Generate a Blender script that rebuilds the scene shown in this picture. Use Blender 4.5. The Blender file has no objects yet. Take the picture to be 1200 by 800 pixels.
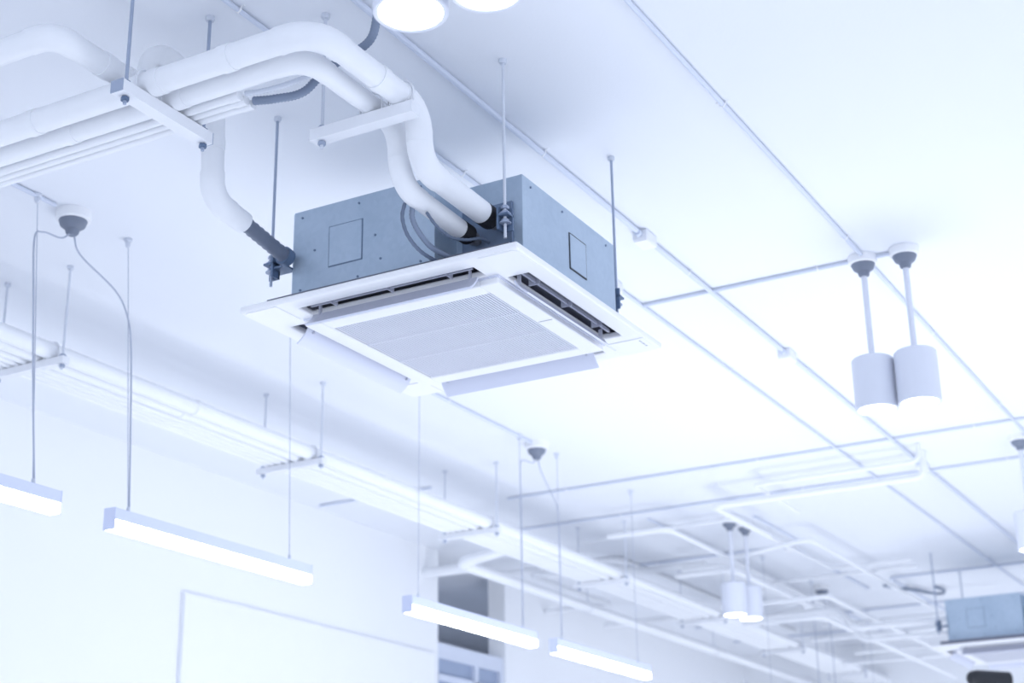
import bpy, bmesh, math, random
from mathutils import Vector, Matrix
random.seed(4)
C = bpy.context.scene.collection
CZ = 1.5            # camera height above the floor
HC = 2.39           # ceiling above the camera
ZC = CZ + HC

# ------------------------------------------------------------------ materials
def mat(name, col, rough=0.5, metal=0.0, emit=None, es=0.0, noise=0.0, nscale=8.0, bump=0.0, bscale=60.0):
    m = bpy.data.materials.new(name); m.use_nodes = True
    nt = m.node_tree; b = nt.nodes['Principled BSDF']
    b.inputs['Base Color'].default_value = (*col, 1)
    b.inputs['Roughness'].default_value = rough
    b.inputs['Metallic'].default_value = metal
    tc = nt.nodes.new('ShaderNodeTexCoord')
    if noise > 0:
        n = nt.nodes.new('ShaderNodeTexNoise'); n.inputs['Scale'].default_value = nscale; n.inputs['Detail'].default_value = 4
        nt.links.new(tc.outputs['Object'], n.inputs['Vector'])
        r = nt.nodes.new('ShaderNodeMix'); r.data_type = 'RGBA'
        r.inputs[6].default_value = (*[c*(1-noise) for c in col], 1)
        r.inputs[7].default_value = (*[min(1, c*(1+noise)) for c in col], 1)
        nt.links.new(n.outputs['Fac'], r.inputs[0]); nt.links.new(r.outputs[2], b.inputs['Base Color'])
    if bump > 0:
        n2 = nt.nodes.new('ShaderNodeTexNoise'); n2.inputs['Scale'].default_value = bscale; n2.inputs['Detail'].default_value = 5
        nt.links.new(tc.outputs['Object'], n2.inputs['Vector'])
        bp = nt.nodes.new('ShaderNodeBump'); bp.inputs['Strength'].default_value = bump; bp.inputs['Distance'].default_value = 0.01
        nt.links.new(n2.outputs['Fac'], bp.inputs['Height']); nt.links.new(bp.outputs['Normal'], b.inputs['Normal'])
    if emit:
        b.inputs['Emission Color'].default_value = (*emit, 1); b.inputs['Emission Strength'].default_value = es
    return m

def galvanised(name, c1, c2):
    m = bpy.data.materials.new(name); m.use_nodes = True
    nt = m.node_tree; b = nt.nodes['Principled BSDF']
    tc = nt.nodes.new('ShaderNodeTexCoord')
    v = nt.nodes.new('ShaderNodeTexVoronoi'); v.inputs['Scale'].default_value = 70
    n = nt.nodes.new('ShaderNodeTexNoise'); n.inputs['Scale'].default_value = 4; n.inputs['Detail'].default_value = 4
    nt.links.new(tc.outputs['Object'], v.inputs['Vector']); nt.links.new(tc.outputs['Object'], n.inputs['Vector'])
    mx = nt.nodes.new('ShaderNodeMath'); mx.operation = 'MULTIPLY_ADD'
    sp = nt.nodes.new('ShaderNodeSeparateColor')
    nt.links.new(v.outputs['Color'], sp.inputs[0])
    nt.links.new(sp.outputs[0], mx.inputs[0]); mx.inputs[1].default_value = 0.14; nt.links.new(n.outputs['Fac'], mx.inputs[2])
    r = nt.nodes.new('ShaderNodeMix'); r.data_type = 'RGBA'
    r.inputs[6].default_value = (*c1, 1); r.inputs[7].default_value = (*c2, 1)
    nt.links.new(mx.outputs[0], r.inputs[0]); nt.links.new(r.outputs[2], b.inputs['Base Color'])
    b.inputs['Metallic'].default_value = 0.35; b.inputs['Roughness'].default_value = 0.4
    return m

M = {
 'ceiling': mat('ceiling_paint', (.86,.885,.94), .8, noise=.015, nscale=.7, bump=.04, bscale=90),
 'wall': mat('wall_paint', (.89,.91,.95), .8, noise=.01, nscale=1.2, bump=.03),
 'floor': mat('floor_resin', (.90,.91,.93), .5, noise=.02, nscale=2),
 'white': mat('white_plastic', (.92,.93,.96), .4, noise=.01, nscale=6),
 'pipe': mat('pipe_insulation_white', (.87,.89,.93), .55, noise=.03, nscale=14, bump=.10, bscale=30),
 'conduit': mat('painted_conduit', (.67,.72,.84), .5, noise=.03, nscale=10),
 'strut': mat('painted_strut', (.84,.86,.91), .45, noise=.03, nscale=12),
 'rod': mat('threaded_rod_steel', (.36,.42,.55), .4, .2, noise=.05, nscale=40),
 'rodwhite': mat('painted_rod', (.66,.70,.79), .5, noise=.03, nscale=20),
 'galv': galvanised('galvanised_steel', (.31,.41,.53), (.50,.60,.72)),
 'dark': mat('dark_bracket_steel', (.13,.19,.30), .5, .3, noise=.1, nscale=30),
 'screw': mat('screw_steel', (.17,.23,.34), .5, .3, noise=.1, nscale=30),
 'foam': mat('black_foam', (.012,.013,.02), .8, bump=.2, bscale=120, noise=.1),
 'copper': mat('brass_fitting', (.32,.30,.30), .35, .8, noise=.05),
 'flex': mat('grey_flexible_conduit', (.22,.27,.37), .5, .2, noise=.05),
 'cable': mat('dark_cable', (.13,.17,.25), .5, noise=.05),
 'hose': mat('grey_drain_hose', (.16,.19,.26), .5, noise=.08, nscale=30),
 'grip': mat('grey_cord_grip', (.20,.23,.30), .5, noise=.03),
 'cord': mat('grey_cord', (.46,.50,.61), .5, noise=.02),
 'inside': mat('duct_interior', (.20,.21,.27), .7, noise=.1),
 'filter': mat('filter_mesh', (.54,.56,.66), .8, noise=.03),
 'slat': mat('grille_slats', (.75,.77,.86), .5, noise=.01),
 'flap': mat('louver_blade_plastic', (.70,.73,.86), .4, noise=.01),
 'lampbody': mat('lamp_body_white', (.74,.77,.86), .45, noise=.01),
 'lamphouse': mat('lamp_housing_aluminium', (.72,.77,.96), .4, noise=.01),
 'glow': mat('lamp_diffuser', (1,1,1), .5, emit=(.93,.96,1), es=14),
 'spot': mat('spot_diffuser', (1,1,1), .5, emit=(.97,.98,1), es=9),
 'board': mat('board_surface', (.90,.92,.96), .5, noise=.01),
 'boardframe': mat('board_edge', (.87,.89,.94), .5, noise=.02),
 'frame': mat('grey_frame', (.68,.73,.85), .7, noise=.02),
 'pane': mat('grey_glass', (.34,.41,.56), .6, noise=.03),
 'black': mat('black_housing', (.010,.012,.018), .5, noise=.1),
 'ink': mat('grey_print', (.45,.47,.52), .6, noise=.02),
}

# ------------------------------------------------------------------ mesh builder
class MB:
    def __init__(s): s.v = []; s.f = []
    def box(s, x0,x1,y0,y1,z0,z1):
        i = len(s.v)
        s.v += [(x0,y0,z0),(x1,y0,z0),(x1,y1,z0),(x0,y1,z0),(x0,y0,z1),(x1,y0,z1),(x1,y1,z1),(x0,y1,z1)]
        s.f += [tuple(i+k for k in q) for q in ((0,3,2,1),(4,5,6,7),(0,1,5,4),(1,2,6,5),(2,3,7,6),(3,0,4,7))]
        return s
    def prism(s, poly, z0, z1):
        i = len(s.v); n = len(poly)
        s.v += [(x,y,z0) for x,y in poly] + [(x,y,z1) for x,y in poly]
        s.f.append(tuple(i+k for k in reversed(range(n)))); s.f.append(tuple(i+n+k for k in range(n)))
        for k in range(n): s.f.append((i+k, i+(k+1)%n, i+n+(k+1)%n, i+n+k))
        return s
    def tube(s, path, r, seg=14, caps=True):
        P = [Vector(p) for p in path]; n = len(P)
        R = r if isinstance(r, (list, tuple)) else [r]*n
        T = []
        for k in range(n):
            a = P[max(0,k-1)]; b = P[min(n-1,k+1)]; T.append((b-a).normalized())
        up = Vector((0,0,1)) if abs(T[0].z) < .9 else Vector((1,0,0))
        N = (up - T[0]*up.dot(T[0])).normalized()
        i0 = len(s.v)
        for k in range(n):
            N = (N - T[k]*N.dot(T[k])).normalized(); B = T[k].cross(N)
            for j in range(seg):
                a = 2*math.pi*j/seg
                s.v.append(tuple(P[k] + (N*math.cos(a)+B*math.sin(a))*R[k]))
        for k in range(n-1):
            for j in range(seg):
                j2 = (j+1)%seg
                s.f.append((i0+k*seg+j, i0+k*seg+j2, i0+(k+1)*seg+j2, i0+(k+1)*seg+j))
        if caps:
            s.f.append(tuple(i0+j for j in reversed(range(seg))))
            s.f.append(tuple(i0+(n-1)*seg+j for j in range(seg)))
        return s
    def lathe(s, c, prof, seg=32, caps=True):      # profile of (radius, z) bottom to top
        i0 = len(s.v)
        for r,z in prof:
            for j in range(seg):
                a = 2*math.pi*j/seg; s.v.append((c[0]+r*math.cos(a), c[1]+r*math.sin(a), c[2]+z))
        for k in range(len(prof)-1):
            for j in range(seg):
                j2 = (j+1)%seg
                s.f.append((i0+k*seg+j, i0+k*seg+j2, i0+(k+1)*seg+j2, i0+(k+1)*seg+j))
        if caps:
            s.f.append(tuple(i0+j for j in reversed(range(seg))))
            s.f.append(tuple(i0+(len(prof)-1)*seg+j for j in range(seg)))
        return s
    def build(s, name, m, parent=None, bevel=0, sharp=35):
        if parent is not None: org = base(parent)
        else:
            org = Vector([(min(v[k] for v in s.v)+max(v[k] for v in s.v))/2 for k in range(3)])
        me = bpy.data.meshes.new(name)
        me.from_pydata([tuple(Vector(v)-org) for v in s.v], [], s.f); me.update()
        for p in me.polygons: p.use_smooth = True
        me.set_sharp_from_angle(angle=math.radians(sharp))
        me.materials.append(m)
        o = bpy.data.objects.new(name, me); C.objects.link(o)
        if parent is not None: o.parent = parent
        else: o.location = org
        if bevel:
            b = o.modifiers.new('bevel','BEVEL'); b.width = bevel; b.segments = 2; b.limit_method='ANGLE'; b.angle_limit=math.radians(40)
        return o
def base(o):
    v = Vector((0,0,0))
    while o is not None: v += o.location; o = o.parent
    return v
def tag(o, label, cat, group=None):
    o['label'] = label; o['category'] = cat
    if group: o['group'] = group
    return o
def thing(name, loc, label, cat, group=None):
    o = bpy.data.objects.new(name, None); o.empty_display_size = .05; C.objects.link(o); o.location = loc
    return tag(o, label, cat, group)
def struct(o): o['kind'] = 'structure'; return o
def copy_tree(o, d=None, label=None, parent=None):
    c = o.copy(); C.objects.link(c)
    if parent is not None: c.parent = parent
    if d is not None: c.location = o.location + Vector(d)
    if label: c['label'] = label
    for ch in list(o.children): copy_tree(ch, None, None, c)
    return c
def fillet(pts, r, n=8):
    P = [Vector(p) for p in pts]; out = [P[0]]; arcs = []
    for k in range(1, len(P)-1):
        a = (P[k-1]-P[k]); b = (P[k+1]-P[k])
        t = min(r, a.length*.48, b.length*.48)
        a.normalize(); b.normalize()
        s = P[k]+a*t; e = P[k]+b*t
        arc = []
        for j in range(n+1):
            u = j/n
            w = .8
            den = (1-u)**2 + 2*w*u*(1-u) + u*u
            arc.append((s*(1-u)**2 + P[k]*2*w*u*(1-u) + e*u*u)/den)
        out += arc; arcs.append([s+a*.022]+arc+[e+b*.022])
    out.append(P[-1]); return out, arcs
def smooth_path(pts, n=10):
    P = [Vector(p) for p in pts]; P = [P[0]*2-P[1]]+P+[P[-1]*2-P[-2]]; out = []
    for k in range(1, len(P)-2):
        for j in range(n):
            t = j/n
            out.append(.5*((2*P[k])+(P[k+1]-P[k-1])*t+(2*P[k-1]-5*P[k]+4*P[k+1]-P[k+2])*t*t+(3*P[k]-P[k-1]-3*P[k+1]+P[k+2])*t**3))
    out.append(P[-2]); return out
def resample(path, step):
    out = [Vector(path[0])]; acc = 0
    for a, b in zip(path[:-1], path[1:]):
        a = Vector(a); b = Vector(b); L = (b-a).length; t = step-acc
        while t < L: out.append(a+(b-a)*(t/L)); t += step
        acc = (acc+L) % step
    return out
def H(x, y, h): return (x, y, CZ+h)

# ------------------------------------------------------------------ room
YW = 5.67; XE = 14.7
struct(MB().box(-3,XE+.15,-4,7.75,ZC,ZC+.2).build('ceiling', M['ceiling']))
struct(MB().box(-3,XE+.15,-4,7.75,-.15,0).build('floor', M['floor']))
struct(MB().box(-3,9.07,YW,YW+.14,0,ZC).build('wall_left', M['wall']))
struct(MB().box(9.99,XE,YW,YW+.14,0,ZC).build('wall_left', M['wall']))
struct(MB().box(-3,XE,7.6,7.75,0,ZC).build('wall_back', M['wall']))
struct(MB().box(XE,XE+.15,-4,7.75,0,ZC).build('wall_far', M['wall']))
w = struct(MB().box(9.07,9.99,YW+.02,YW+.10,3.17,3.27).box(9.07,9.99,YW+.02,YW+.10,3.02,3.06).box(9.07,9.99,YW+.02,YW+.10,.9,1.0)
    .box(9.07,9.11,YW+.02,YW+.10,1.0,3.17).box(9.95,9.99,YW+.02,YW+.10,1.0,3.17).box(9.6,9.64,YW+.02,YW+.10,1.0,3.17).build('window_1', M['frame']))
MB().box(9.11,9.95,YW+.055,YW+.065,1.0,3.17).build('pane', M['pane'], w)
pb = thing('projection_board', (7.7,YW,1.2), 'large flat white board fixed on the left wall under the pipe rack', 'board')
MB().box(6.485,9.0,YW-.022,YW-.001,1.2,3.165).build('board_surface', M['board'], pb)
MB().box(6.475,6.485,YW-.026,YW-.001,1.19,3.175).box(6.485,9.01,YW-.026,YW-.001,3.165,3.175).box(9.0,9.01,YW-.026,YW-.001,1.19,3.165).box(6.485,9.01,YW-.026,YW-.001,1.19,1.2).build('board_frame', M['boardframe'], pb)

# ------------------------------------------------------------------ ceiling cassette
UX, UY, UH = 3.914, 2.375, 1.709
def make_unit():
    z0 = CZ+UH
    t = thing('ceiling_cassette', (UX,UY,z0), 'large ceiling cassette air conditioner with galvanised box and open white louvers, in the foreground', 'air conditioner', 'ceiling cassettes')
    def L(u0,u1,v0,v1,a,b,mb=None):
        mb = mb or MB(); return mb.box(UX+u0,UX+u1,UY+v0,UY+v1,z0+a,z0+b)
    h = .372
    poly = [(-h+.122,-h),(h-.012,-h),(h,-h+.012),(h,h-.012),(h-.012,h),(-h+.012,h),(-h,h-.012),(-h,-h+.225),(-h+.122,-h+.225)]
    MB().prism([(UX+a,UY+b) for a,b in poly], z0+.05, z0+.342).build('body', M['galv'], t, bevel=.002)
    pts = []
    for v in (.33,.12,-.10):
        for zz in (.318,.08): pts.append(('x',v,zz))
    for u in (-.2,.0,.3):
        for zz in (.318,.08): pts.append(('y',u,zz))
    pts += [('x',.28,.2),('x',.06,.2),('x',.04,.12)]
    for ax,q,zz in pts:
        m = MB()
        if ax=='x': m.tube([(UX-h-.003,UY+q,z0+zz),(UX-h+.001,UY+q,z0+zz)], .0036, 8)
        else: m.tube([(UX+q,UY-h-.003,z0+zz),(UX+q,UY-h+.001,z0+zz)], .0036, 8)
        m.build('screw', M['screw'], t)
    MB().box(UX-h+.112,UX-h+.121,UY-h+.03,UY-h+.20,z0+.06,z0+.26).build('pipe_entry_plate', M['screw'], t, bevel=.002)
    def cover(face):
        m = MB(); g = .0028
        if face == 'x':
            a0,a1,b0,b1 = .108,.225,.135,.262
            m.box(UX-h-.0035,UX-h,UY+a0,UY+a1,z0+b0,z0+b1)
            c = m.build('access_cover', M['galv'], t, bevel=.001)
            e = MB()
            for q in ((a0-g,a0,b0-g,b1+g),(a1,a1+g,b0-g,b1+g),(a0,a1,b0-g,b0),(a0,a1,b1,b1+g)):
                e.box(UX-h-.002,UX-h+.001,UY+q[0],UY+q[1],z0+q[2],z0+q[3])
            e.build('seam', M['screw'], c)
        else:
            g = .004
            a0,a1,b0,b1 = .045,.150,.150,.262
            m.box(UX+a0,UX+a1,UY-h-.0035,UY-h,z0+b0,z0+b1)
            c = m.build('access_cover', M['galv'], t, bevel=.001)
            e = MB()
            for q in ((a0-g,a0,b0-g,b1+g),(a1,a1+g,b0-g,b1+g),(a0,a1,b0-g,b0),(a0,a1,b1,b1+g)):
                e.box(UX+q[0],UX+q[1],UY-h-.002,UY-h+.001,z0+q[2],z0+q[3])
            e.build('seam', M['black'], c)
    cover('x'); cover('y')
    p = .418
    m = MB(); L(-p,p,-p,-p+.004,.019,.05,m); L(-p,p,p-.004,p,.019,.05,m); L(-p,-p+.004,-p,p,.019,.05,m); L(p-.004,p,-p,p,.019,.05,m); L(-p,p,-p,p,.0475,.0515,m)
    m.build('duct_collar', M['inside'], t)
    s1 = .414
    g = [-.475,-s1,-.345,-.300,.300,.345,s1,.475]
    def slot(i,j):
        cu = (g[i]+g[i+1])/2; cv = (g[j]+g[j+1])/2
        return (abs(cu) < .300 and .345 < abs(cv) < s1) or (abs(cv) < .300 and .345 < abs(cu) < s1)
    bm = bmesh.new(); V = {}
    def vv(i,j,k):
        if (i,j,k) not in V: V[(i,j,k)] = bm.verts.new((g[i],g[j],(0,.021)[k]))
        return V[(i,j,k)]
    n = len(g)-1
    for i in range(n):
        for j in range(n):
            if slot(i,j): continue
            bm.faces.new((vv(i,j,0),vv(i,j+1,0),vv(i+1,j+1,0),vv(i+1,j,0)))
            bm.faces.new((vv(i,j,1),vv(i+1,j,1),vv(i+1,j+1,1),vv(i,j+1,1)))
            for (di,dj,a,b) in ((-1,0,(i,j+1),(i,j)),(1,0,(i+1,j),(i+1,j+1)),(0,-1,(i,j),(i+1,j)),(0,1,(i+1,j+1),(i,j+1))):
                I, J = i+di, j+dj
                if I<0 or J<0 or I>=n or J>=n or slot(I,J):
                    bm.faces.new((vv(*a,0),vv(*b,0),vv(*b,1),vv(*a,1)))
    bmesh.ops.recalc_face_normals(bm, faces=bm.faces)
    me = bpy.data.meshes.new('panel_frame'); bm.to_mesh(me); bm.free(); me.materials.append(M['white'])
    fr = bpy.data.objects.new('panel_frame', me); C.objects.link(fr); fr.parent = t
    b = fr.modifiers.new('bevel','BEVEL'); b.width=.006; b.segments=3; b.limit_method='ANGLE'; b.angle_limit=math.radians(40)
    for su in (-1,1):
        for sv in (-1,1):
            m = MB()
            q = [(.345,.345),(.345,.468),(.455,.468),(.468,.455),(.468,.345)]
            poly = [(UX+su*a,UY+sv*b) for a,b in q]
            if su*sv > 0: poly.reverse()
            m.prism(poly, z0-.003, z0+.001).build('corner_cover', M['white'], t, bevel=.0015)
    for k,wd in enumerate((.007,.005,.009,.004,.008)):
        L(.36+k*.012,.36+k*.012+wd,-.452,-.446,-.0036,-.0028).build('printed_mark', M['ink'], t)
    gp = .335; gi = .275
    m = MB()
    L(-gp,gp,-gp,-gi,-.024,-.004,m); L(-gp,gp,gi,gp,-.024,-.004,m); L(-gp,-gi,-gi,gi,-.024,-.004,m); L(gi,gp,-gi,gi,-.024,-.004,m)
    gpo = m.build('grille_panel', M['white'], t, bevel=.004)
    m = MB(); L(-gi,gi,-gi,gi,-.013,-.009,m); m.build('filter', M['filter'], gpo)
    m = MB()
    k = -gi+.004
    while k < gi-.006: L(-gi,gi,k,k+.0055,-.021,-.013,m); k += .0095
    for k in (-.09,.09): L(k-.002,k+.002,-gi,gi,-.0215,-.013,m)
    m.build('slats', M['slat'], gpo)
    m = MB(); L(-.002,.002,-.33,-.282,-.0248,-.0238,m); m.build('latch_line', M['ink'], gpo)
    m = MB(); L(-gp-.004,gp+.004,-gp-.004,gp+.004,-.006,.001,m); m.build('grille_seat', M['flap'], t)
    def louver(ax, sg):
        m = MB()
        sec = [(.358,-.008),(.366,-.022),(.381,-.038),(.399,-.052)]
        pts = list(sec)+[(d+.005,z+.003) for d,z in reversed(sec)]
        vs = []
        for s in (-.285,.285):
            for d,z in pts:
                vs.append((UX+sg*d,UY+s,z0+z) if ax=='x' else (UX+s,UY+sg*d,z0+z))
        m.v = vs; n = len(pts)
        m.f = [tuple(range(n)), tuple(reversed(range(n,2*n)))]+[(k,n+k,n+(k+1)%n,(k+1)%n) for k in range(n)]
        o = m.build('louver', M['flap'], t)
        for s in (-.26,.26):      # pivot arms that carry the blade
            m = MB()
            if ax=='x': m.box(UX+sg*.362-.006,UX+sg*.362+.006,UY+s-.002,UY+s+.002,z0-.018,z0+.02)
            else: m.box(UX+s-.002,UX+s+.002,UY+sg*.362-.006,UY+sg*.362+.006,z0-.018,z0+.02)
            m.build('pivot_arm', M['filter'], o)
        for s in (-.2,0,.2):
            m = MB()
            if ax=='x': m.box(UX+sg*.379-.018,UX+sg*.379+.018,UY+s-.002,UY+s+.002,z0+.006,z0+.03)
            else: m.box(UX+s-.002,UX+s+.002,UY+sg*.379-.018,UY+sg*.379+.018,z0+.006,z0+.03)
            m.build('vane', M['filter'], o)
        m = MB()
        if ax=='x': m.box(UX+sg*.382-.003,UX+sg*.382+.003,UY-.28,UY+.28,z0+.012,z0+.022)
        else: m.box(UX-.28,UX+.28,UY+sg*.382-.003,UY+sg*.382+.003,z0+.012,z0+.022)
        m.build('inner_blade', M['filter'], o)
    for ax in 'xy':
        for sg in (-1,1): louver(ax, sg)
    for k,(x,y,dx,dy) in enumerate(((3.575,2.012,1,1),(3.520,2.80,1,-1),(4.315,2.018,-1,1),(4.315,2.80,-1,-1))):
        zb = z0+.175
        m = MB().box(x-.018,x+.018,y-.018,y+.018,zb-.004,zb+.002)
        m.box(x-.018,x+.018,y+dy*.015-.003,y+dy*.015+.003,zb-.045,zb+.025)
        m.box(x+dx*.015-.003,x+dx*.015+.003,y-.018,y+.018,zb-.045,zb+.025)
        if abs(y-UY) > .42: m.box(x-.012,x+.04,y-.062 if dy<0 else y,y if dy<0 else y+.062,zb-.02,zb-.014)
        br = m.build('hanging_bracket', M['dark'], t)
        for zz in (-.022,.004,.02): MB().lathe((x,y,zb+zz), [(.012,0),(.012,.009)], 6).build('nut', M['rod'], br)
        for zz in (-.026,.002): MB().lathe((x,y,zb+zz), [(.018,0),(.018,.003)], 16).build('washer', M['rod'], br)
        pth = [(x,y,zb-.07+.004*k) for k in range(int((ZC-zb+.07)/.004)+1)]
        rd = MB().tube(pth+[(x,y,ZC)], [.0042 if k%2 else .0050 for k in range(len(pth)+1)], 8).build('threaded_rod', M['rodwhite'] if k==0 else M['rod'], t, sharp=80)
        MB().lathe((x,y,ZC-.014), [(.010,0),(.012,.006),(.012,.014)], 12).build('anchor', M['rodwhite'], rd)
    return t
unit = make_unit()
DX = 7.6

# ------------------------------------------------------------------ pipes near the unit
def pipe(name, pts, r, bend, m, label, cat='pipe', group=None, elbows=True, seg=20, joints=()):
    path, arcs = fillet(pts, bend)
    o = MB().tube(path, r, seg).build(name, m)
    tag(o, label, cat, group)
    if elbows:
        for a in arcs: MB().tube(a, r*1.07, seg).build('elbow', m, o)
    for j in joints:
        p, d = Vector(j[0]), Vector(j[1]).normalized()
        MB().tube([p-d*.018,p+d*.018], r*1.08, seg).build('joint_collar', m, o)
    return o
p1 = pipe('insulated_pipe', [H(2.72,4.22,2.062),H(2.72,2.06,2.062),H(3.195,2.06,2.062),H(3.215,2.07,1.905),H(3.56,2.075,1.90)], .034, .09, M['pipe'],
   'thick white insulated pipe, upper of the two bending down into the large cassette', group='refrigerant pipes',
   joints=((H(2.72,2.56,2.062),(0,1,0)),(H(2.72,2.33,2.062),(0,1,0)),(H(3.0,2.06,2.062),(1,0,0)),(H(2.72,3.0,2.062),(0,1,0))))
p2 = pipe('insulated_pipe', [H(2.81,4.22,2.057),H(2.81,2.155,2.057),H(3.235,2.155,2.057),H(3.25,2.155,1.88),H(3.56,2.15,1.865)], .029, .075, M['pipe'],
   'white insulated pipe, lower and slimmer of the two bending down into the large cassette', group='refrigerant pipes',
   joints=((H(2.81,2.56,2.057),(0,1,0)),(H(3.243,2.155,1.97),(0,0,1)),(H(2.81,2.95,2.057),(0,1,0))))
for p,(y,h,r) in ((p1,(2.075,1.90,.030)),(p2,(2.15,1.865,.026))):
    MB().tube([H(3.55,y,h),H(3.60,y,h)], r*1.15, 20).build('foam_sleeve', M['foam'], p)
    MB().tube([H(3.60,y,h),H(3.615,y,h),H(3.616,y,h),H(3.635,y,h),H(3.636,y,h),H(3.654,y,h)], [r*.5,r*.5,r*.8,r*.8,r*.55,r*.55], 12).build('flare_fitting', M['copper'], p)
pd = pipe('drain_pipe', [H(2.51,4.2,2.15),H(2.51,2.735,2.15),H(2.86,2.735,2.15),H(2.88,2.735,2.285),H(3.14,2.735,2.285),H(3.155,2.735,1.945),H(3.30,2.735,1.925)], .033, .058, M['pipe'],
   'white drain pipe with many bends dropping beside the large cassette', joints=((H(2.70,2.735,2.15),(1,0,0)),(H(3.147,2.735,2.11),(0,0,1))))
hp = [H(3.28+.0125*k,2.735,1.93-.0022*k) for k in range(20)]
MB().tube(hp, [.024 if k%2 else .021 for k in range(20)], 14).build('drain_hose', M['hose'], pd, sharp=80)
MB().tube([H(3.49,2.735,1.893),H(3.515,2.735,1.889)], .029, 16).build('hose_clamp', M['dark'], pd)
for x,r,nm in ((2.862,.012,'thin white pipe nearest the slim insulated pipe on the short strut'),(2.890,.011,'middle thin white pipe on the short strut'),(2.918,.012,'thin white pipe at the far end of the short strut')):
    h = 2.032+r
    o = pipe('thin_pipe', [H(x,4.22,h),H(x,2.42,h)], r, .03, M['pipe'], nm, group='thin pipes')
    MB().tube([H(x,2.44,h),H(x,2.405,h)], r+.002, 12).build('end_collar', M['pipe'], o)
def flex(pts, r, m, label, name='flexible_conduit', step=.0045):
    p = resample(smooth_path(pts, 14), step)
    return tag(MB().tube(p, [r if k%2 else r*.84 for k in range(len(p))], 10).build(name, m, sharp=80), label, 'conduit')
flex([H(2.905,2.395,2.045),H(2.925,2.34,2.045),H(2.97,2.28,2.07),H(2.98,2.21,2.125),H(2.965,2.07,2.155),H(2.95,2.03,2.23),H(2.93,1.98,2.32),H(2.93,1.97,2.388)], .0125, M['flex'],
   'grey ribbed flexible conduit rising from the thin pipes to the ceiling above the large cassette')
flex([H(2.87,2.395,2.05),H(2.90,2.33,2.06),H(2.95,2.25,2.10),H(2.955,2.20,2.135)], .008, M['rodwhite'],
   'pale slim cable lying along the ribbed conduit above the insulated pipes')
flex([H(3.335,2.170,1.855),H(3.345,2.176,1.822),H(3.385,2.175,1.790),H(3.45,2.170,1.768),H(3.56,2.155,1.772),H(3.652,2.155,1.80)], .0085, M['flex'],
   'grey ribbed flexible conduit looping under the insulated pipes into the large cassette')
flex([H(3.315,2.182,1.860),H(3.318,2.192,1.820),H(3.355,2.196,1.778),H(3.43,2.192,1.752),H(3.55,2.180,1.752),H(3.652,2.180,1.775)], .0060, M['cable'],
   'thin dark cable under the ribbed conduit looping into the large cassette', name='cable', step=.01)
flex([H(3.36,2.140,1.840),H(3.40,2.132,1.812),H(3.46,2.125,1.800),H(3.53,2.115,1.815),H(3.60,2.110,1.845),H(3.652,2.110,1.852)], .0050, M['cable'],
   'thin dark cable running between the two insulated pipes into the cassette notch', name='cable', step=.01)

# ------------------------------------------------------------------ trapeze hangers
def trapeze(axis, p, a0, a1, htop, rods, label, group, rm, capm, w=.0205, hh=.034):
    z = CZ+htop
    base_pt = ((a0+a1)/2,p,z) if axis=='x' else (p,(a0+a1)/2,z)
    t = thing('trapeze_hanger', base_pt, label, 'pipe hanger', group)
    th = .003
    prof = [(-w,-hh),(w,-hh),(w,0),(w-.011,0),(w-.011,-th),(w-th,-th),(w-th,-hh+th),(-w+th,-hh+th),(-w+th,-th),(-w+.011,-th),(-w+.011,0),(-w,0)]
    m = MB(); n = len(prof)
    for s_ in (a0,a1):
        for q,zz in prof: m.v.append((s_,p+q,z+zz) if axis=='x' else (p-q,s_,z+zz))
    m.f = [tuple(reversed(range(n))), tuple(range(n,2*n))]+[(k,(k+1)%n,n+(k+1)%n,n+k) for k in range(n)]
    m.build('strut_channel', M['strut'], t)
    for e in (a0,a1):
        m = MB(); s = -1 if e==a0 else 1
        (m.box(e-.003 if s<0 else e,e if s<0 else e+.003,p-w,p+w,z-hh,z) if axis=='x' else m.box(p-w,p+w,e-.003 if s<0 else e,e if s<0 else e+.003,z-hh,z))
        m.build('end_cap', capm, t)
    for r in rods:
        x,y = (r,p) if axis=='x' else (p,r)
        rd = MB().tube([(x,y,z-hh-.022),(x,y,ZC)], .0048, 8).build('threaded_rod', rm, t)
        for zz in (-hh-.012,.001): MB().lathe((x,y,z+zz), [(.011,0),(.011,.010)], 6).build('nut', M['dark'] if rm is M['rod'] else M['rod'], rd)
        MB().lathe((x,y,z+.001), [(.016,0),(.016,.003)], 12).build('washer', M['rod'], rd)
        MB().lathe((x,y,ZC-.014), [(.011,0),(.013,.005),(.013,.014)], 12).build('anchor', M['rodwhite'], rd)
    return t
def ubolt(t, axis, c, r, zt):
    x,y = c; path = []
    for k in range(13):
        a = math.pi*k/12
        d = math.cos(a)*(r+.004); zz = zt+r+math.sin(a)*(r+.004)
        path.append((x+d,y,zz) if axis=='x' else (x,y+d,zz))
    path = [((x+r+.004,y,zt-.03) if axis=='x' else (x,y+r+.004,zt-.03))]+path+[((x-r-.004,y,zt-.03) if axis=='x' else (x,y-r-.004,zt-.03))]
    MB().tube(path, .003, 6).build('u_bolt', M['strut'], t)
t1 = trapeze('x', 2.60, 2.615, 2.965, 2.027, (2.645,2.950), 'slotted strut hanger on two rods carrying the white pipes at upper left', 'short trapeze hangers', M['rod'], M['rod'])
for x,r in ((2.72,.036),(2.81,.031),(2.862,.013),(2.918,.013)): ubolt(t1,'x',(x,2.60),r,CZ+2.027)
t2 = trapeze('y', 3.105, 2.015, 2.34, 2.027, (2.315,), 'short white strut holding two insulated pipes right above the large cassette', 'short trapeze hangers', M['rodwhite'], M['strut'])
for y,r in ((2.06,.036),(2.155,.031)): ubolt(t2,'y',(3.105,y),r,CZ+2.027)

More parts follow.
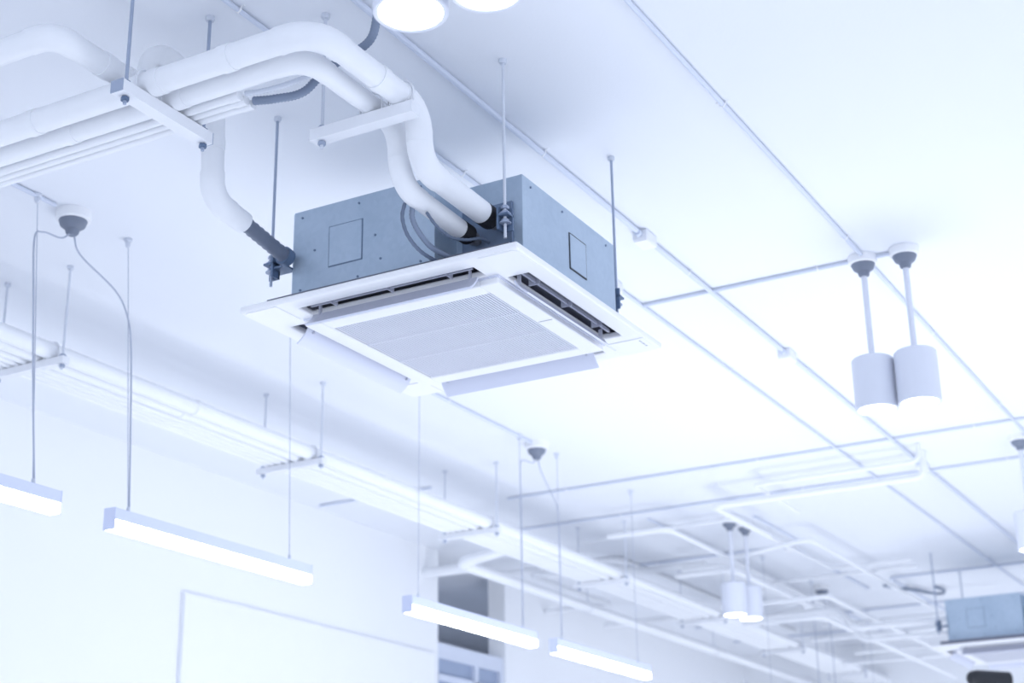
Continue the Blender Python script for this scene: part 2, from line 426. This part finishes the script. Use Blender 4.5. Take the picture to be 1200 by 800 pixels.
# second cassette further down the room with its own slim supply lines
copy_tree(unit, (DX-.09,0,0), 'small far ceiling cassette air conditioner cut by the right edge')
for x,h,r,l in ((11.35,1.97,.020,'slim white pipe reaching the left side of the far cassette, higher one'),(11.50,1.90,.016,'slim white pipe reaching the left side of the far cassette, lower one')):
    pipe('supply_pipe', [H(x,4.2,2.12),H(x,3.6,2.12),H(x,3.5,h),H(x,2.75,h)], r, .06, M['pipe'], l, group='far supply pipes')
flex([H(11.95,3.42,HC-.012),H(12.05,3.32,HC-.03),H(12.2,3.24,HC-.025),H(12.32,3.17,HC-.035),H(12.38,3.09,HC-.04),H(12.30,3.05,HC-.03),H(12.22,3.10,HC-.012)], .012, M['flex'], 'small dark cable coil on the ceiling left of the far cassette')

# ------------------------------------------------------------------ main pipe rack along the left wall
hx = [4.07,5.72,7.35,8.99,10.63,12.27,13.9]
ordn = ['first from the left edge','second from the left edge','third from the left edge','fourth along the rack','fifth along the rack','sixth along the rack','last before the far wall']
HR = 2.018
rackp = ((4.272,.033,'thickest white pipe on the rack along the left wall'),(4.345,.028,'second thickest white pipe on the rack along the left wall'),
         (4.400,.016,'thin rack pipe beside the thick ones along the left wall'),(4.440,.015,'second thin rack pipe from the thick ones'),(4.480,.013,'third thin rack pipe from the thick ones'),(4.518,.013,'thin rack pipe nearest the left wall'))
for x,n in zip(hx,ordn):
    t = trapeze('y', x, 4.20, 4.575, HR, (4.215,4.55), 'trapeze hanger of the wall-side pipe rack, '+n, 'rack hangers', M['rodwhite'], M['strut'], w=.017, hh=.028)
    for y,r in ((4.272,.033),(4.345,.028)): ubolt(t,'y',(x,y),r,CZ+HR)
for y,r,lab in rackp:
    pipe('rack_pipe', [H(-1,y,HR+r),H(XE,y,HR+r)], r, .1, M['pipe'], lab, group='pipes on the long rack', joints=[(H(x,y,HR+r),(1,0,0)) for x in (4.9,6.6,8.2,9.9,11.5)])
pipe('branch_pipe', [H(8.15,4.42,2.12),H(8.15,4.95,2.05),H(XE,4.95,2.05)], .034, .1, M['pipe'], 'thick white pipe branching off the rack toward the far left wall')
pipe('branch_pipe', [H(8.9,5.3,2.2),H(8.9,6.3,2.2),H(13,6.3,2.2)], .035, .1, M['pipe'], 'white pipe turning into the recess behind the wall end')
pipe('branch_pipe', [H(9.35,4.42,2.12),H(9.35,5.1,2.2),H(10.6,5.1,2.2),H(10.6,5.66,2.2)], .018, .06, M['pipe'], 'slim white branch pipe hooking toward the left wall')
pipe('branch_pipe', [H(8.55,5.2,HC-.015),H(9.9,5.2,HC-.015),H(9.9,4.7,HC-.015),H(13.5,4.7,HC-.015)], .014, .08, M['pipe'], 'slim white pipe near the ceiling between rack and left wall')
pipe('branch_pipe', [H(9.2,6.8,HC-.061),H(12,6.8,HC-.061)], .06, .08, M['strut'], 'broad duct under the ceiling of the recess')
for (x,y,lab) in ((9.9,4.95,'thin drop rod holding the branch pipe, nearer one'),(12.2,4.95,'thin drop rod holding the branch pipe, farther one')):
    o = thing('pipe_hanger', (x,y,ZC), lab, 'pipe hanger', 'single rod hangers')
    MB().tube([(x,y,CZ+2.09),(x,y,ZC)], .005, 8).build('rod', M['rodwhite'], o)
    MB().tube([(x,y+.04*math.cos(a*.3142),CZ+2.05+.04*math.sin(a*.3142)) for a in range(21)], .004, 6).build('ring', M['strut'], o)

# ------------------------------------------------------------------ conduits on the ceiling
def conduit(pts, r, label, clips=True):
    path, arcs = fillet(pts, .05)
    o = MB().tube(path, r, 10).build('ceiling_conduit', M['conduit'])
    tag(o, label, 'conduit')
    if clips:
        for a,b in zip(pts[:-1],pts[1:]):
            a=Vector(a); b=Vector(b); L=(b-a).length; d=(b-a)/L
            if abs(d.z)>.3: continue
            k=.35
            while k<L-.1:
                p=a+d*k
                if p.x>2:
                    m=MB(); e=d.cross(Vector((0,0,1)))
                    m.tube([p+e*(r+.014)+Vector((0,0,ZC-p.z)),p+e*(r+.003)+Vector((0,0,ZC-p.z)),p+e*(r+.002),p-Vector((0,0,r+.002)),p-e*(r+.002),p-e*(r+.003)+Vector((0,0,ZC-p.z)),p-e*(r+.014)+Vector((0,0,ZC-p.z))], .003, 6)
                    m.build('saddle_clip', M['white'], o)
                k+=1.2
    return o
hq = HC-.009
conduit([H(-1,1.55,hq),H(XE,1.55,hq)], .008, 'long thin conduit on the ceiling feeding the cylinder pendants at right')
conduit([H(-1,2.19,hq-.003),H(XE,2.19,hq-.003)], .010, 'long conduit with white boxes on the ceiling passing over the large cassette')
conduit([H(-1,2.50,hq),H(XE,2.50,hq)], .0075, 'long thin conduit on the ceiling emerging behind the large cassette')
conduit([H(3.0,3.85,hq),H(3.62,3.85,hq)], .008, 'short conduit feeding the strip lamp rose at far left')
conduit([H(5.9,3.85,hq),H(7.10,3.85,hq)], .008, 'short conduit running from behind the large cassette to the middle strip lamp rose')
conduit([H(5.59,1.39,hq-.001),H(5.59,2.50,hq-.001)], .0075, 'short cross conduit from the right cylinder pendants toward the large cassette')
conduit([H(8.07,.2,hq),H(8.07,4.55,hq)], .008, 'long cross conduit on the ceiling in front of the far pipes')
conduit([H(8.81,.2,hq),H(8.81,4.9,hq)], .008, 'second long cross conduit on the ceiling behind the first')
conduit([H(9.3,3.45,hq),H(10.2,3.45,hq)], .008, 'short conduit behind the distant pair of cylinder pendants')
conduit([H(10.24,4.9,hq),H(10.24,3.56,hq),H(12.0,3.56,hq)], .010, 'conduit bending around a box to the distant strip lamp rose')
conduit([H(7.6,4.8,hq),H(7.6,5.6,hq)], .008, 'short conduit crossing toward the wall end beyond the rack')
conduit([H(11.7,.2,hq),H(11.7,3.3,hq),H(14.6,3.3,hq)], .010, 'conduit bending near the far cassette')
conduit([H(12.9,.2,hq),H(12.9,5.4,hq)], .010, 'cross conduit on the ceiling near the far wall')
conduit([H(13.8,.2,hq),H(13.8,5.4,hq)], .010, 'last cross conduit on the ceiling before the far wall')
conduit([H(9.0,4.05,hq),H(14.0,4.05,hq)], .009, 'long distant conduit beside the pipe rack')
def hung(pts, r, bend, label): return pipe('hung_pipe', pts, r, bend, M['pipe'], label, group='pipes hung below the ceiling')
hung([H(8.25,2.10,HC-.002),H(8.25,2.10,2.29),H(8.25,3.05,2.29),H(9.0,3.05,2.29)], .012, .05, 'slim white pipe dropped below the ceiling, bending away before the far pendants')
hung([H(8.40,2.12,HC-.002),H(8.40,2.12,2.24),H(8.40,3.36,2.24),H(9.3,3.36,2.24)], .018, .05, 'white pipe dropped below the ceiling, turning away just before the far pendants')
hung([H(9.75,4.2,2.16),H(9.75,3.80,2.16),H(13.0,3.80,2.16),H(13.0,3.0,2.16)], .020, .09, 'white pipe looping away from the rack toward the far wall')
hung([H(9.85,4.2,2.22),H(9.85,3.92,2.22),H(13.1,3.92,2.22)], .014, .09, 'slimmer white pipe running beside the looping pipe')
hung([H(12.45,4.2,2.10),H(12.45,1.2,2.10)], .022, .09, 'distant white pipe crossing behind the far cassette')
hung([H(12.75,4.2,2.26),H(12.75,1.2,2.26)], .014, .09, 'most distant slim pipe crossing behind the far cassette')
hung([H(13.6,4.2,2.15),H(13.6,0.5,2.15)], .022, .09, 'white pipe crossing just before the far wall')
hung([H(9.1,4.15,2.33),H(9.1,3.52,2.33),H(10.9,3.48,2.33),H(10.9,2.9,2.33)], .012, .06, 'slim white pipe zigzagging toward the far cassette')
hung([H(10.5,4.2,2.06),H(10.5,3.4,2.06),H(14.2,3.4,2.06)], .016, .07, 'slim white pipe turning from the rack below the distant rose')
hung([H(11.0,4.2,2.11),H(11.0,4.0,2.30),H(11.0,2.9,2.30)], .012, .05, 'slim white pipe stepping up from the rack toward the far cassette')
hung([H(9.55,5.5,2.28),H(9.55,4.75,2.28),H(10.1,4.6,2.30),H(10.1,4.12,2.30)], .022, .08, 'white pipe winding from the left wall over the rack')
hung([H(11.4,5.55,2.2),H(11.4,4.7,2.2),H(12.0,4.7,2.2),H(12.0,4.1,2.28)], .024, .08, 'far white pipe winding from the left wall over the rack')
hung([H(9.2,4.62,2.34),H(9.2,4.0,2.34),H(9.9,3.99,2.34),H(12.6,3.99,2.34)], .012, .06, 'fine white pipe close to the ceiling above the looping pipes')
hung([H(13.2,4.2,2.0),H(13.2,2.6,2.0),H(13.2,2.6,HC-.002)], .018, .06, 'white pipe rising to the ceiling far behind the cassette')
hung([H(8.6,4.15,2.20),H(8.6,3.75,2.20),H(9.6,3.75,2.20),H(9.6,3.2,2.26),H(12.6,3.2,2.26)], .015, .07, 'slim white pipe stepping around the distant pendants')
hung([H(10.8,4.15,1.98),H(10.8,3.55,1.98),H(14.4,3.55,1.98)], .020, .07, 'lowest white pipe turning from the rack toward the far wall')
for x,y,lab in ((4.95,2.19,'small white conduit box just right of the large cassette'),(6.47,2.19,'small white conduit box left of the right cylinder pendants'),(8.65,2.19,'small white conduit box near the far cross conduits'),
                (10.24,3.56,'distant small white box where a conduit turns'),(5.3,2.50,'small white clip box at the right corner of the large cassette')):
    b = thing('conduit_box', (x,y,ZC), lab, 'conduit box', 'conduit boxes')
    MB().box(x-.048,x+.048,y-.030,y+.030,ZC-.040,ZC).build('box_body', M['strut'], b, bevel=.005)
    MB().box(x-.044,x+.044,y-.027,y+.027,ZC-.045,ZC-.039).build('box_lid', M['white'], b, bevel=.002)
    for s in (-1,1): MB().tube([(x+s*.046,y,ZC-.016),(x+s*.068,y,ZC-.016)], .014, 12).build('gland', M['conduit'], b)

# ------------------------------------------------------------------ cylinder pendants
def pendant(x, y, label, dz=0):
    t = thing('cylinder_pendant', (x,y,ZC), label, 'pendant lamp', 'cylinder pendants')
    MB().lathe((x,y,ZC), [(.05,-.032),(.056,-.028),(.056,0)], 32).build('ceiling_rose', M['white'], t)
    MB().lathe((x,y,ZC), [(.014,-.082),(.020,-.078),(.024,-.062),(.038,-.052),(.046,-.034),(.046,-.030)], 28).build('cord_grip', M['grip'], t)
    zt = CZ+1.972+dz; zb = CZ+1.768+dz; r = .079
    MB().tube([(x,y,zt),(x,y,ZC-.08)], .0115, 14).build('stem', M['lampbody'], t)
    MB().lathe((x,y,0), [(r-.013,zb+.02),(r-.011,zb+.002),(r-.004,zb),(r,zb+.003),(r,zt-.008),(r-.008,zt),(.02,zt+.002),(.02,zt+.018),(.01,zt+.018)], 48, caps=False).build('lamp_housing', M['lampbody'], t)
    MB().lathe((x,y,0), [(.001,zb+.003),(r-.016,zb+.004),(r-.012,zb+.010)], 40).build('diffuser', M['spot'], t)
    return t
for x,y,l in ((5.59,1.56,'white cylinder pendant lamp at right, left one of the large pair'),(5.59,1.397,'white cylinder pendant lamp at right, right one of the large pair'),
              (2.385,1.56,'cylinder pendant seen from below at the top edge, its glowing ring nearly whole'),(2.40,1.385,'cylinder pendant at the top edge mostly cut off by the frame'),
              (8.40,1.595,'cylinder pendant cut by the right edge of the photo'),
              (9.3,3.62,'distant small cylinder pendant, left one of its pair'),(9.48,3.585,'distant small cylinder pendant, right one of its pair')):
    pendant(x,y,l)

# ------------------------------------------------------------------ linear strip lamps
YL = 3.85; HL = 1.33
def strip(x0, x1, wires, label, group='strip lamps'):
    t = thing('strip_lamp', ((x0+x1)/2,YL,CZ+HL), label, 'strip lamp', group)
    w = .026; zt = CZ+HL+.040; zb = CZ+HL-.036
    MB().box(x0+.002,x1-.002,YL-w,YL+w,zb+.034,zt).build('housing', M['lamphouse'], t, bevel=.002)
    MB().box(x0+.003,x1-.003,YL-w+.001,YL+w-.001,zb,zb+.034).build('diffuser', M['glow'], t, bevel=.003)
    for a,b in ((x0,x0+.003),(x1-.003,x1)): MB().box(a,b,YL-w-.001,YL+w+.001,zb-.001,zt+.001).build('end_cap', M['lamphouse'], t)
    for wx,tx in wires:
        o = MB().tube([(wx,YL,zt),(tx,YL,ZC)], .0016, 6).build('suspension_wire', M['cord'], t)
        MB().lathe((wx,YL,0), [(.006,zt-.001),(.006,zt+.02),(.003,zt+.024)], 12).build('wire_grip', M['rodwhite'], o)
        MB().lathe((tx,YL,0), [(.003,ZC-.036),(.009,ZC-.030),(.010,ZC-.012),(.016,ZC-.008),(.016,ZC)], 14).build('wire_anchor', M['rodwhite'], o)
    return t
def cord(t, pts):
    MB().tube(smooth_path(pts, 10), .0033, 8).build('power_cord', M['cord'], t)
zt = HL+.038
def rose(x, label):
    t = thing('ceiling_rose', (x,YL,ZC), label, 'ceiling rose', 'strip lamp roses')
    MB().lathe((x,YL,ZC), [(.056,-.036),(.062,-.032),(.062,0)], 32).build('rose_cup', M['white'], t)
    MB().lathe((x,YL,ZC), [(.014,-.092),(.022,-.085),(.026,-.07),(.044,-.056),(.050,-.038),(.050,-.034)], 28).build('cord_grip', M['grip'], t)
for (a0,a1,b0,b1,rx,sl,la,lb,lr) in (
   (2.51,3.745,4.00,5.15,3.71,.10,'strip lamp cut by the left edge of the photo','long glowing strip lamp at left, below the pipe rack','grey and white ceiling rose with two cords, at far left'),
   (5.90,7.07,7.29,8.44,7.15,.0,'middle glowing strip lamp in front of the wall end','farther strip lamp right of the middle one, near the bottom edge','grey and white ceiling rose with two cords, below the large cassette'),
   (10.4,11.62,11.8,13.02,11.75,.0,'distant strip lamp below the bottom edge, nearer one','distant strip lamp below the bottom edge, farther one','distant ceiling rose with two thin cords near the far cassette')):
    wl, wr = a1-.11, b0+.09
    A = strip(a0,a1,((a0+.09,a0+.09),(wl,wl-sl)),la); B = strip(b0,b1,((wr,wr-sl),(b1-.12,b1-.12-sl*.5)),lb)
    rose(rx, lr)
    cord(A, [H(rx-.01,YL,HC-.088),H(rx-.05,YL,HC-.12),H(wl-sl+.04,YL,HC-.13),H(wl-sl+.005,YL,HC-.17),H(wl-sl*.8+.007,YL,2.0),H(wl-sl*.45+.007,YL,1.7),H(wl+.007,YL,zt)])
    cord(B, [H(rx+.01,YL,HC-.088),H(rx+.05,YL,HC-.15),H(wr-.10-sl*.5,YL,HC-.22),H(wr-.02-sl*.6,YL,HC-.29),H(wr+.004-sl*.5,YL,HC-.40),H(wr+.006-sl*.25,YL,1.7),H(wr+.006,YL,zt)])

# ------------------------------------------------------------------ black spotlight low on the right, on its stand
sx, sy = 9.60, 2.17; sh = 1.292
s = thing('spotlight', (sx,sy,0), 'small black cylindrical spotlight at the bottom edge below the far cassette', 'spotlight')
MB().lathe((sx,sy,0), [(.18,0),(.18,.015),(.03,.03),(.018,.06)], 24).build('stand_base', M['black'], s)
MB().tube([(sx,sy,.05),(sx,sy,CZ+sh-.06)], .014, 12).build('stand_pole', M['black'], s)
MB().tube([H(sx-.09,sy+.10,sh),H(sx-.086,sy+.096,sh),H(sx-.075,sy+.085,sh),H(sx-.05,sy+.06,sh),H(sx+.09,sy-.09,sh-.007)], [.018,.034,.044,.050,.050], 28).build('barrel', M['black'], s)
MB().box(sx-.02,sx+.02,sy-.02,sy+.02,CZ+sh-.09,CZ+sh-.042).build('bracket', M['dark'], s, bevel=.004)

# ------------------------------------------------------------------ camera
f = 1850.0
a = Vector((1710-600,1060-400,f)).normalized(); b = Vector((-2800-600,1130-400,f)).normalized()
n = a.cross(b).normalized(); b = n.cross(a).normalized()
right = Vector((a.x,b.x,n.x)); down = Vector((a.y,b.y,n.y)); fwd = Vector((a.z,b.z,n.z))
cam = bpy.data.cameras.new('camera'); co = bpy.data.objects.new('camera', cam); C.objects.link(co)
mw = Matrix.Identity(4)
for i in range(3): mw[i][0] = right[i]; mw[i][1] = -down[i]; mw[i][2] = -fwd[i]
mw[0][3], mw[1][3], mw[2][3] = 0,0,CZ
co.matrix_world = mw
cam.sensor_width = 36; cam.lens = f/1200*36; cam.clip_start = .05
cam.dof.use_dof = True; cam.dof.focus_distance = 4.2; cam.dof.aperture_fstop = 3.2
bpy.context.scene.camera = co

# ------------------------------------------------------------------ light
wd = bpy.data.worlds.new('world'); bpy.context.scene.world = wd; wd.use_nodes = True
bg = wd.node_tree.nodes['Background']; bg.inputs[0].default_value = (.79,.86,1.0,1); bg.inputs[1].default_value = 1.40
def area(name, loc, rot, sx_, sy_, e, col=(.90,.935,1)):
    l = bpy.data.lights.new(name,'AREA'); l.shape='RECTANGLE'; l.size=sx_; l.size_y=sy_; l.energy=e; l.color=col
    o = bpy.data.objects.new(name, l); C.objects.link(o); o.location=loc; o.rotation_euler=rot
up = (math.radians(180),0,0)
area('floor_bounce_fill', (6.9,1.9,.1), up, 2.4, 2.4, 84)  # added fill standing in for floor bounce, shades the ceiling round the cassette
area('floor_bounce_fill_far', (13.3,2.4,.1), up, 2.0, 2.4, 40)  # same added bounce fill for the far cassette, no fixture on the floor
area('recess_fill', (10.5,6.7,3.70), (0,0,0), 2.4, .5, 20, (.70,.80,1))  # unseen fill added to brighten the recess, which stays dark without it
vs = bpy.context.scene.view_settings
vs.view_transform = 'Standard'; vs.look = 'None'; vs.exposure = 0.0
